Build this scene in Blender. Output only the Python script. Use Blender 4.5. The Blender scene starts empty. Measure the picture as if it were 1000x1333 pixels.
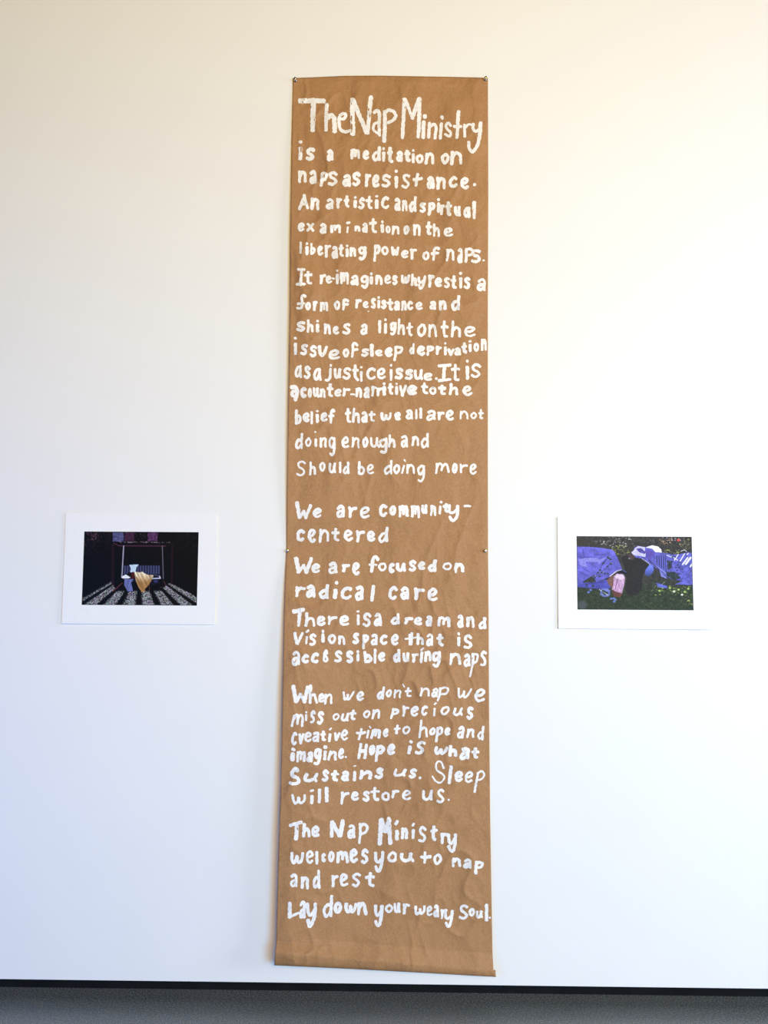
import bpy, math, random
import numpy as np
from mathutils import Vector, Matrix

C = bpy.context.scene.collection
SC = bpy.context.scene

# ------------------------------------------------------------------ camera
D = 3.3                    # camera to wall
H = 1.7976                 # camera height
F = 1001.0                 # focal length in pixels of the 1000 x 1333 frame
PITCH, YAW, ROLL = math.radians(3.901), math.radians(-0.658), math.radians(0.363)


def cam_basis():
    cp, sp, cy, sy = math.cos(PITCH), math.sin(PITCH), math.cos(YAW), math.sin(YAW)
    fw = np.array([sy * cp, cy * cp, sp])
    rt = np.array([cy, -sy, 0.0])
    up = np.cross(rt, fw)
    c, s = math.cos(ROLL), math.sin(ROLL)
    return c * rt + s * up, -s * rt + c * up, fw


RT, UP, FW = cam_basis()
cam = bpy.data.cameras.new('camera')
cam.sensor_fit = 'VERTICAL'
cam.sensor_height = 36.0
cam.lens = F / 1333.0 * 36.0
cam_o = bpy.data.objects.new('camera', cam)
C.objects.link(cam_o)
M = Matrix(((RT[0], UP[0], -FW[0], 0), (RT[1], UP[1], -FW[1], -D), (RT[2], UP[2], -FW[2], H), (0, 0, 0, 1)))
cam_o.matrix_world = M
SC.camera = cam_o

# ------------------------------------------------------------------ world, lights, exposure
w = bpy.data.worlds.new('world')
SC.world = w
w.use_nodes = True
w.node_tree.nodes['Background'].inputs[0].default_value = (0.92, 0.95, 1.0, 1)
w.node_tree.nodes['Background'].inputs[1].default_value = 0.01


def area(name, loc, aim, sx, sy, rgb):
    """rgb = radiance of the opening"""
    l = bpy.data.lights.new(name, 'AREA')
    l.shape = 'RECTANGLE'
    l.size, l.size_y = sx, sy
    m = max(rgb)
    l.color = tuple(v / m for v in rgb)
    l.energy = m * math.pi * sx * sy
    o = bpy.data.objects.new(name, l)
    C.objects.link(o)
    o.location = loc
    o.rotation_euler = (Vector(aim) - Vector(loc)).to_track_quat('-Z', 'Y').to_euler()
    return o


# daylight: blue sky through the upper window falls down the wall, warm light bounced off the ground goes up it
area('sky_window_light', (3.0, -6.5, 2.2), (0, 0, -0.5), 2.0, 2.0, (7.2, 18.2, 31.0))
area('side_window_light', (5.5, -2.5, 2.0), (0, 0, 1.0), 2.0, 2.0, (10.2, 10.0, 12.0))
area('far_fill_light', (-3.0, -3.0, 1.2), (0, 0, -0.5), 2.0, 2.0, (0.2, 1.25, 4.4))  # added blue fill for the lower left wall, no window known there
area('warm_bounce_light', (1.05, -6.5, 3.5), (0, 0, 4.0), 2.0, 2.0, (29.4, 18.6, 1.7))

SC.view_settings.view_transform = 'Standard'
SC.view_settings.look = 'None'
SC.view_settings.gamma = 1.0
SC.view_settings.use_curve_mapping = False
SC.view_settings.exposure = 0.0

# ------------------------------------------------------------------ helpers


def ray_dir(px, py):
    px, py = np.asarray(px, float), np.asarray(py, float)
    a = (px - 500.0) / F
    b = -(py - 666.5) / F
    return a[..., None] * RT + b[..., None] * UP + FW


def on_plane(px, py, off=0.0):
    """point on the plane y = -off seen at pixel (px, py)"""
    d = ray_dir(px, py)
    t = (D - np.asarray(off)) / d[..., 1]
    p = d * t[..., None]
    p[..., 1] -= D
    p[..., 2] += H
    return p


def srgb(r, g, b):
    out = []
    for v in (r, g, b):
        v /= 255.0
        out.append(v / 12.92 if v <= 0.04045 else ((v + 0.055) / 1.055) ** 2.4)
    return tuple(out)


def mesh_obj(name, verts, faces, mat=None, parent=None, smooth=True, loc=None):
    me = bpy.data.meshes.new(name)
    v = np.asarray(verts, float)
    if parent is not None:
        v = v - np.array(parent.location)
    if loc is not None:
        v = v - np.array(loc)
    me.from_pydata(v.tolist(), [], faces)
    me.update()
    if smooth:
        me.shade_smooth()
    o = bpy.data.objects.new(name, me)
    C.objects.link(o)
    if mat:
        me.materials.append(mat)
    if parent is not None:
        o.parent = parent
    if loc is not None:
        o.location = loc
    return o


def box(name, a, b, mat, **kw):
    x0, y0, z0 = a
    x1, y1, z1 = b
    v = [(x0, y0, z0), (x1, y0, z0), (x1, y1, z0), (x0, y1, z0), (x0, y0, z1), (x1, y0, z1), (x1, y1, z1), (x0, y1, z1)]
    f = [(3, 2, 1, 0), (4, 5, 6, 7), (0, 1, 5, 4), (1, 2, 6, 5), (2, 3, 7, 6), (3, 0, 4, 7)]
    return mesh_obj(name, v, f, mat, smooth=False, **kw)


def thing(name, label, cat, loc, group=None):
    o = bpy.data.objects.new(name, None)
    o.empty_display_size = 0.1
    o.location = loc
    C.objects.link(o)
    o['label'] = label
    o['category'] = cat
    if group:
        o['group'] = group
    return o


class Mat:
    def __init__(s, name, rough=0.6, spec=0.3, metallic=0.0):
        s.m = bpy.data.materials.new(name)
        s.m.use_nodes = True
        s.nt = s.m.node_tree
        s.n = s.nt.nodes
        s.b = s.n['Principled BSDF']
        s.b.inputs['Roughness'].default_value = rough
        s.b.inputs['Specular IOR Level'].default_value = spec
        s.b.inputs['Metallic'].default_value = metallic

    def new(s, t, **kw):
        nd = s.n.new(t)
        for k, v in kw.items():
            if k in nd.inputs:
                nd.inputs[k].default_value = v
            else:
                setattr(nd, k, v)
        return nd

    def link(s, a, b):
        s.nt.links.new(a, b)

    def coords(s, scale=(1, 1, 1), kind='Object', rot=(0, 0, 0)):
        t = s.new('ShaderNodeTexCoord')
        mp = s.new('ShaderNodeMapping')
        mp.inputs['Scale'].default_value = scale
        mp.inputs['Rotation'].default_value = rot
        s.link(t.outputs[kind], mp.inputs['Vector'])
        return mp.outputs['Vector']

    def noise(s, vec, scale, detail=3.0, rough=0.5, dist=0.0):
        nd = s.new('ShaderNodeTexNoise')
        nd.inputs['Scale'].default_value = scale
        nd.inputs['Detail'].default_value = detail
        nd.inputs['Roughness'].default_value = rough
        nd.inputs['Distortion'].default_value = dist
        s.link(vec, nd.inputs['Vector'])
        return nd.outputs['Fac']

    def ramp(s, fac, stops):
        r = s.new('ShaderNodeValToRGB')
        e = r.color_ramp.elements
        while len(e) < len(stops):
            e.new(0.5)
        for i, (p, c) in enumerate(stops):
            e[i].position = p
            e[i].color = (*c[:3], 1) if len(c) == 3 else c
        s.link(fac, r.inputs['Fac'])
        return r.outputs['Color']

    def mix(s, fac, a, b, mode='MIX'):
        m = s.new('ShaderNodeMix')
        m.data_type = 'RGBA'
        m.blend_type = mode
        for sock, val in ((m.inputs[0], fac), (m.inputs[6], a), (m.inputs[7], b)):
            if hasattr(val, 'is_output') or isinstance(val, bpy.types.NodeSocket):
                s.link(val, sock)
            elif isinstance(val, (int, float)):
                sock.default_value = val
            else:
                sock.default_value = (*val, 1)
        return m.outputs[2]

    def color(s, c):
        if isinstance(c, bpy.types.NodeSocket):
            s.link(c, s.b.inputs['Base Color'])
        else:
            s.b.inputs['Base Color'].default_value = (*c, 1)

    def bump(s, fac, strength, dist):
        b = s.new('ShaderNodeBump')
        b.inputs['Strength'].default_value = strength
        b.inputs['Distance'].default_value = dist
        s.link(fac, b.inputs['Height'])
        s.link(b.outputs['Normal'], s.b.inputs['Normal'])


# ------------------------------------------------------------------ materials
mw = Mat('painted_wall', 0.75, 0.2)
v = mw.coords()
mw.color(mw.ramp(mw.noise(v, 3.0, 4), [(0.3, (0.835, 0.835, 0.835)), (0.7, (0.845, 0.845, 0.845))]))
mw.bump(mw.noise(v, 160.0, 2), 0.12, 0.001)

mf = Mat('grey_concrete', 0.3, 0.62)
v = mf.coords()
big = mf.noise(v, 1.6, 5, 0.6)
fine = mf.noise(v, 140.0, 3, 0.7)
col = mf.mix(mf.ramp(big, [(0.3, (0, 0, 0)), (0.7, (1, 1, 1))]), (0.072, 0.084, 0.088), (0.108, 0.122, 0.128))
col = mf.mix(mf.ramp(fine, [(0.46, (0, 0, 0)), (0.60, (1, 1, 1))]), col, (0.175, 0.192, 0.20))
vo = mf.new('ShaderNodeTexVoronoi')
vo.inputs['Scale'].default_value = 24.0
mf.link(v, vo.inputs['Vector'])
col = mf.mix(mf.ramp(vo.outputs['Distance'], [(0.0, (1, 1, 1)), (0.03, (1, 1, 1)), (0.07, (0, 0, 0))]), col, (0.22, 0.24, 0.24))
mf.color(col)
rr = mf.new('ShaderNodeMapRange')
rr.inputs['To Min'].default_value = 0.18
rr.inputs['To Max'].default_value = 0.36
mf.link(fine, rr.inputs['Value'])
mf.link(rr.outputs['Result'], mf.b.inputs['Roughness'])
mf.bump(fine, 0.35, 0.0012)

md = Mat('recess_shade', 0.8, 0.1)  # near-black, the shade under the wall is put into the colour
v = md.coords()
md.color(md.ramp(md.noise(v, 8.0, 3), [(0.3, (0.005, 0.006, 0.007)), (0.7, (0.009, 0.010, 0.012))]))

mk = Mat('kraft_paper', 0.62, 0.25)
v = mk.coords()
vs = mk.coords((1.0, 1.0, 0.62), 'Object', (0, 0.25, 0))
col = mk.ramp(mk.noise(vs, 9.0, 5, 0.65, 0.8), [(0.36, (0.345, 0.175, 0.071)), (0.7, (0.400, 0.208, 0.090))])
fib = mk.noise(v, 150.0, 3, 0.7)
col = mk.mix(mk.ramp(fib, [(0.35, (0, 0, 0)), (0.75, (1, 1, 1))]), col, (0.460, 0.252, 0.118))
spk = mk.noise(v, 420.0, 1)
col = mk.mix(mk.ramp(spk, [(0.66, (0, 0, 0)), (0.74, (0.5, 0.5, 0.5))]), col, (0.25, 0.125, 0.05))
mk.color(col)
mk.bump(mk.noise(vs, 9.0, 4, 0.5, 0.6), 0.55, 0.022)

mp_ = Mat('white_brush_paint', 0.5, 0.3)
uv = mp_.coords((0.035, 1.6, 1.0), 'UV')
st = mp_.noise(uv, 1.6, 4, 0.65)
uv2 = mp_.coords((0.25, 0.6, 1.0), 'UV')
bl = mp_.noise(uv2, 0.8, 3, 0.6)
thin = mp_.mix(0.5, mp_.ramp(st, [(0.42, (0, 0, 0)), (0.72, (1, 1, 1))]), mp_.ramp(bl, [(0.5, (0, 0, 0)), (0.75, (1, 1, 1))]))
col = mp_.mix(thin, (0.90, 0.90, 0.90), (0.66, 0.60, 0.58))
mp_.color(col)

mb = Mat('white_print_board', 0.55, 0.25)
v = mb.coords()
mb.color(mb.ramp(mb.noise(v, 30.0, 3), [(0.3, (0.86, 0.86, 0.87)), (0.7, (0.875, 0.875, 0.885))]))

mi = Mat('printed_ink', 0.5, 0.12)
at = mi.new('ShaderNodeAttribute', attribute_name='ink')
mi.color(at.outputs['Color'])

ms = Mat('brushed_steel', 0.22, 0.5, 1.0)
v = ms.coords()
ms.color(ms.ramp(ms.noise(v, 400.0, 2), [(0.3, (0.62, 0.60, 0.57)), (0.7, (0.72, 0.70, 0.67))]))

# ------------------------------------------------------------------ structure
GAP = 0.07                                       # the wall stops short of the floor
wall = box('wall_back', (-6, 0.0, GAP), (6, 0.12, 6.0), mw.m)
wall['kind'] = 'structure'
floor = box('floor', (-6, -9.0, -0.1), (6, 0.42, 0.0), mf.m)
floor['kind'] = 'structure'
bb = box('recess_shade_back', (-6, 0.072, 0.0), (6, 0.115, GAP), md.m)  # strip added in the gap, its black colour stands in for shade
bb['kind'] = 'structure'

# ------------------------------------------------------------------ paper banner
rng = np.random.RandomState(4)
LAT = rng.rand(256, 256)


def vnoise(x, y):
    xi, yi = np.floor(x).astype(int), np.floor(y).astype(int)
    fx, fy = x - xi, y - yi
    fx = fx * fx * fx * (fx * (fx * 6 - 15) + 10)
    fy = fy * fy * fy * (fy * (fy * 6 - 15) + 10)
    a, b = LAT[xi % 256, yi % 256], LAT[(xi + 1) % 256, yi % 256]
    c, d = LAT[xi % 256, (yi + 1) % 256], LAT[(xi + 1) % 256, (yi + 1) % 256]
    return (a * (1 - fx) + b * fx) * (1 - fy) + (c * (1 - fx) + d * fx) * fy


LE = np.array([(101.3, 381.3), (140, 380.6), (183, 379.8), (245, 379.0), (310, 378.0), (400, 377.6), (525, 375.4), (660, 373.4), (717, 372.9),
               (760, 371.0), (800, 369.8), (900, 367.9), (1020, 365.6), (1100, 362.9), (1200, 360.2), (1226, 359.8), (1240, 358.4)])
RE = np.array([(101.5, 635.3), (250, 635.8), (400, 635.2), (600, 635.2), (717, 635.4), (800, 636.2), (920, 636.8), (1060, 638.2), (1105, 639.0),
               (1180, 640.2), (1240, 641.3), (1263, 642.6)])


def top_y(s):
    return np.interp(s, [0, 0.1, 0.27, 0.45, 0.6, 0.8, 1.0], [101.6, 100.6, 98.7, 98.5, 99.2, 100.0, 101.2])


def bot_y(s):
    return 1239.0 + 26.0 * s - 0.5 * np.sin(s * math.pi)


def st_to_px(s, t):
    y = top_y(s) + (bot_y(s) - top_y(s)) * t
    xl = np.interp(y, LE[:, 0], LE[:, 1])
    xr = np.interp(y, RE[:, 0], RE[:, 1])
    return xl + (xr - xl) * s, y


def px_to_st(x, y):
    xl = np.interp(y, LE[:, 0], LE[:, 1])
    xr = np.interp(y, RE[:, 0], RE[:, 1])
    s = (x - xl) / (xr - xl)
    return s, (y - top_y(s)) / (bot_y(s) - top_y(s))


def depth(s, t):
    """distance of the paper in front of the wall, metres"""
    s = np.clip(s, -0.05, 1.05)
    left = np.interp(t, [0, 0.03, 0.12, 0.25, 0.42, 0.5, 0.535, 0.58, 0.7, 0.85, 0.95, 0.988, 1.0],
                     [.004, .006, .019, .028, .028, .016, .006, .020, .052, .070, .074, .080, .104])
    mid = np.interp(t, [0, 0.03, 0.25, 0.535, 0.7, 0.85, 0.95, 0.982, 1.0], [.005, .008, .011, .009, .014, .022, .028, .034, .066])
    right = np.interp(t, [0, 0.1, 0.535, 0.8, 0.95, 0.98, 1.0], [.004, .006, .004, .007, .012, .015, .036])
    q = np.clip(1 - s / 0.5, 0, 1)
    q2 = np.clip((s - 0.5) / 0.5, 0, 1)
    base = mid + (left - mid) * q * q * (3 - 2 * q) + (right - mid) * q2 * q2 * (3 - 2 * q2)
    X, Z = s * 0.87, t * 3.85
    edge = np.clip(np.minimum(s, 1 - s) / 0.06, 0, 1) * np.clip(t / 0.006, 0.2, 1)
    # long vertical buckles, diagonal soft creases, short crumples
    k1 = vnoise(X * 11 + 0.35 * np.sin(Z * 2.1) + 3, Z * 1.1 + 7) - 0.5
    dx = vnoise(X * 3 + 31, Z * 3 + 5) * 1.3
    r1 = 1 - np.abs(2 * vnoise(X * 10 + Z * 4.0 + dx, Z * 5.5 - X * 2.5 + 11) - 1)
    r2 = 1 - np.abs(2 * vnoise(X * 22 - Z * 6.0 + 50, Z * 12 + X * 9 + dx * 2) - 1)
    m = np.clip((vnoise(X * 3 + 90, Z * 2 + 20) - 0.3) * 2.2, 0, 1)
    r3 = 1 - np.abs(2 * vnoise(X * 7 + Z * 9.0 + 70 + dx, Z * 3.5 - X * 12 + 140) - 1)
    m3 = np.clip((vnoise(X * 2 + 190, Z * 1.6 + 60) - 0.35) * 2.2, 0, 1)
    k2 = vnoise(X * 16 + 0.6 * np.sin(Z * 3.3) + 63, Z * 2.3 + 17) - 0.5
    wr = 0.0090 * k1 + 0.0060 * k2 + 0.0062 * (r1 ** 3) * (0.3 + m) + 0.0034 * (r2 ** 3) * m + 0.0062 * (r3 ** 4) * m3
    return np.clip(base + wr * edge, 0.0025, 1)


NS, NT = 150, 620
sg, tg = np.meshgrid(np.linspace(0, 1, NS), np.concatenate([np.linspace(0, 0.94, NT - 60), np.linspace(0.94, 1, 61)[1:]]))
NT = sg.shape[0]
px, py = st_to_px(sg, tg)
P = on_plane(px, py, depth(sg, tg))
# the curled bottom edge: rolls back toward the wall, large at the left, tight at the right
tail = P[-1]
s_row = np.linspace(0, 1, NS)
Rr = (0.036 - 0.022 * s_row)
roll = []
for k in range(1, 25):
    a = math.radians(9.0 * k)
    q = tail.copy()
    q[:, 1] += Rr * (1 - math.cos(a))
    q[:, 2] -= Rr * 1.9 * math.sin(a) if a < math.pi / 2 else Rr * (1.9 - 0.9 * (1 - math.sin(a)))
    q[:, 1] = np.minimum(q[:, 1], -0.002)
    q[:, 0] += 0.012 * np.clip((s_row - 0.93) / 0.07, 0, 1) * min(1, k / 6) - 0.008 * np.clip((0.05 - s_row) / 0.05, 0, 1) * min(1, k / 8)
    roll.append(q)
P = np.concatenate([P, np.array(roll)], 0)
nr = P.shape[0]
idx = np.arange(nr * NS).reshape(nr, NS)
faces = np.stack([idx[:-1, :-1], idx[1:, :-1], idx[1:, 1:], idx[:-1, 1:]], -1).reshape(-1, 4).tolist()
base = P[-1, NS // 2]
banner = thing('paper_banner', 'tall brown kraft paper banner covered in white hand-painted lettering, pinned to the white wall', 'banner',
               (float(base[0]), -0.03, float(P[:, :, 2].min())))
sheet = mesh_obj('sheet', P.reshape(-1, 3), faces, mk.m, banner)
so = sheet.modifiers.new('thickness', 'SOLIDIFY')
so.thickness = 0.0004
so.offset = -1

# ---- hand lettering: brush strokes, each glyph placed in its own box
G = {
    'a': ['s .08 .16 .5 0 .9 .16 .93 .6 1 1', 's .88 .48 .35 .5 0 .74 .22 1 .62 .93 .9 .66'],
    'Q': ['s .9 .1 .45 .05 0 .5 .15 .92 .55 .88 .88 .35', 's .88 0 .9 .5 1 1'],
    'b': ['s 0 0 .05 .5 .06 1', 's .05 .55 .55 .38 1 .65 .7 .95 .1 1'],
    'c': ['s 1 .14 .55 0 .05 .35 .12 .85 .6 1 1 .82'],
    'd': ['s .95 0 .93 .5 1 1', 's .93 .5 .45 .42 0 .72 .25 1 .65 .9 .93 .7'],
    'e': ['s .12 .54 .65 .46 .92 .22 .55 0 .12 .2 0 .58 .2 .9 .6 1 1 .86'],
    'f': ['s 1 .14 .72 0 .42 .16 .38 .6 .36 1', 's 0 .5 .45 .45 .9 .46'],
    'F': ['s .95 .14 .5 0 .2 .1 .2 .6 .1 1', 's .1 .52 .95 .48'],
    'g': ['s .92 .12 .5 0 .05 .2 .2 .5 .6 .52 .95 .2', 's .95 0 1 .5 .85 .88 .5 1 .15 .92'],
    'h': ['s 0 0 .03 .5 0 1', 's .06 .62 .45 .4 .85 .5 .95 .8 1 1'],
    'i': ['p .45 0 .55 .04', 's .5 .36 .5 1'],
    'j': ['p .85 0 .95 .03', 's .9 .3 .85 .75 .5 .98 0 .97'],
    'l': ['s .5 0 .5 1'],
    'm': ['s 0 .02 .03 .5 .03 1', 's .05 .3 .25 0 .45 .15 .48 .75', 's .5 .3 .72 .04 .92 .2 1 1'],
    'n': ['s 0 0 .03 .5 .02 1', 's .06 .4 .45 .03 .85 .2 .93 .6 1 1'],
    'o': ['s .55 0 .1 .2 0 .6 .35 1 .8 .88 1 .45 .8 .08 .45 .02'],
    'p': ['s .12 0 .1 .5 0 1', 's .12 .08 .55 0 1 .14 .82 .42 .15 .52'],
    'r': ['s 0 0 .1 .5 .05 1', 's .1 .42 .45 .1 1 .08'],
    's': ['s 1 .14 .6 0 .15 .14 .25 .38 .75 .55 .95 .8 .5 1 0 .9'],
    't': ['s .45 0 .42 .55 .5 .9 .95 .98', 's 0 .36 .5 .32 .95 .33'],
    '+': ['s .45 0 .42 .5 .4 1', 's 0 .42 .5 .44 1 .38'],
    'u': ['s 0 0 .05 .7 .35 .97 .7 .75 .85 0', 's .85 0 .85 .6 1 1'],
    'v': ['p 0 0 .42 1', 'p .42 1 1 0'],
    'w': ['s 0 0 .08 .6 .24 1 .45 .7 .5 .3', 's .5 .35 .58 .9 .75 .95 .92 .6 1 0'],
    'x': ['p 0 0 1 1', 'p .95 .05 .05 .95'],
    'y': ['s 0 0 .1 .42 .45 .5 .9 .28', 's .98 0 .95 .5 .65 .93 .3 1 .1 .75'],
    'A': ['p 0 1 .55 0', 'p .55 0 1 1', 'p .25 .65 .8 .62'],
    'I': ['p .1 .02 .95 0', 'p .55 0 .5 1', 'p 0 1 1 .97'],
    'M': ['p .1 0 0 1', 'p .12 .02 .52 .5', 'p .52 .5 .88 .02', 'p .88 0 1 1'],
    'N': ['p .08 .1 .04 1', 'p .1 .05 .85 .98', 'p 1 0 .88 .95'],
    'H': ['s .1 0 .1 .5 0 1', 's .95 0 .9 .5 .9 1', 'p .1 .5 .9 .5'],
    'W': ['p 0 0 .2 1', 'p .2 1 .48 .4', 'p .48 .4 .65 1', 'p .65 1 1 .0'],
    '8': ['s .8 .2 .5 0 .1 .25 .5 .5 1 .75 .6 1 .1 .85 .1 .4'],
    '-': ['s 0 .4 .5 .1 1 .7'],
    '.': ['p .45 .4 .55 .6'],
}
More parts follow.
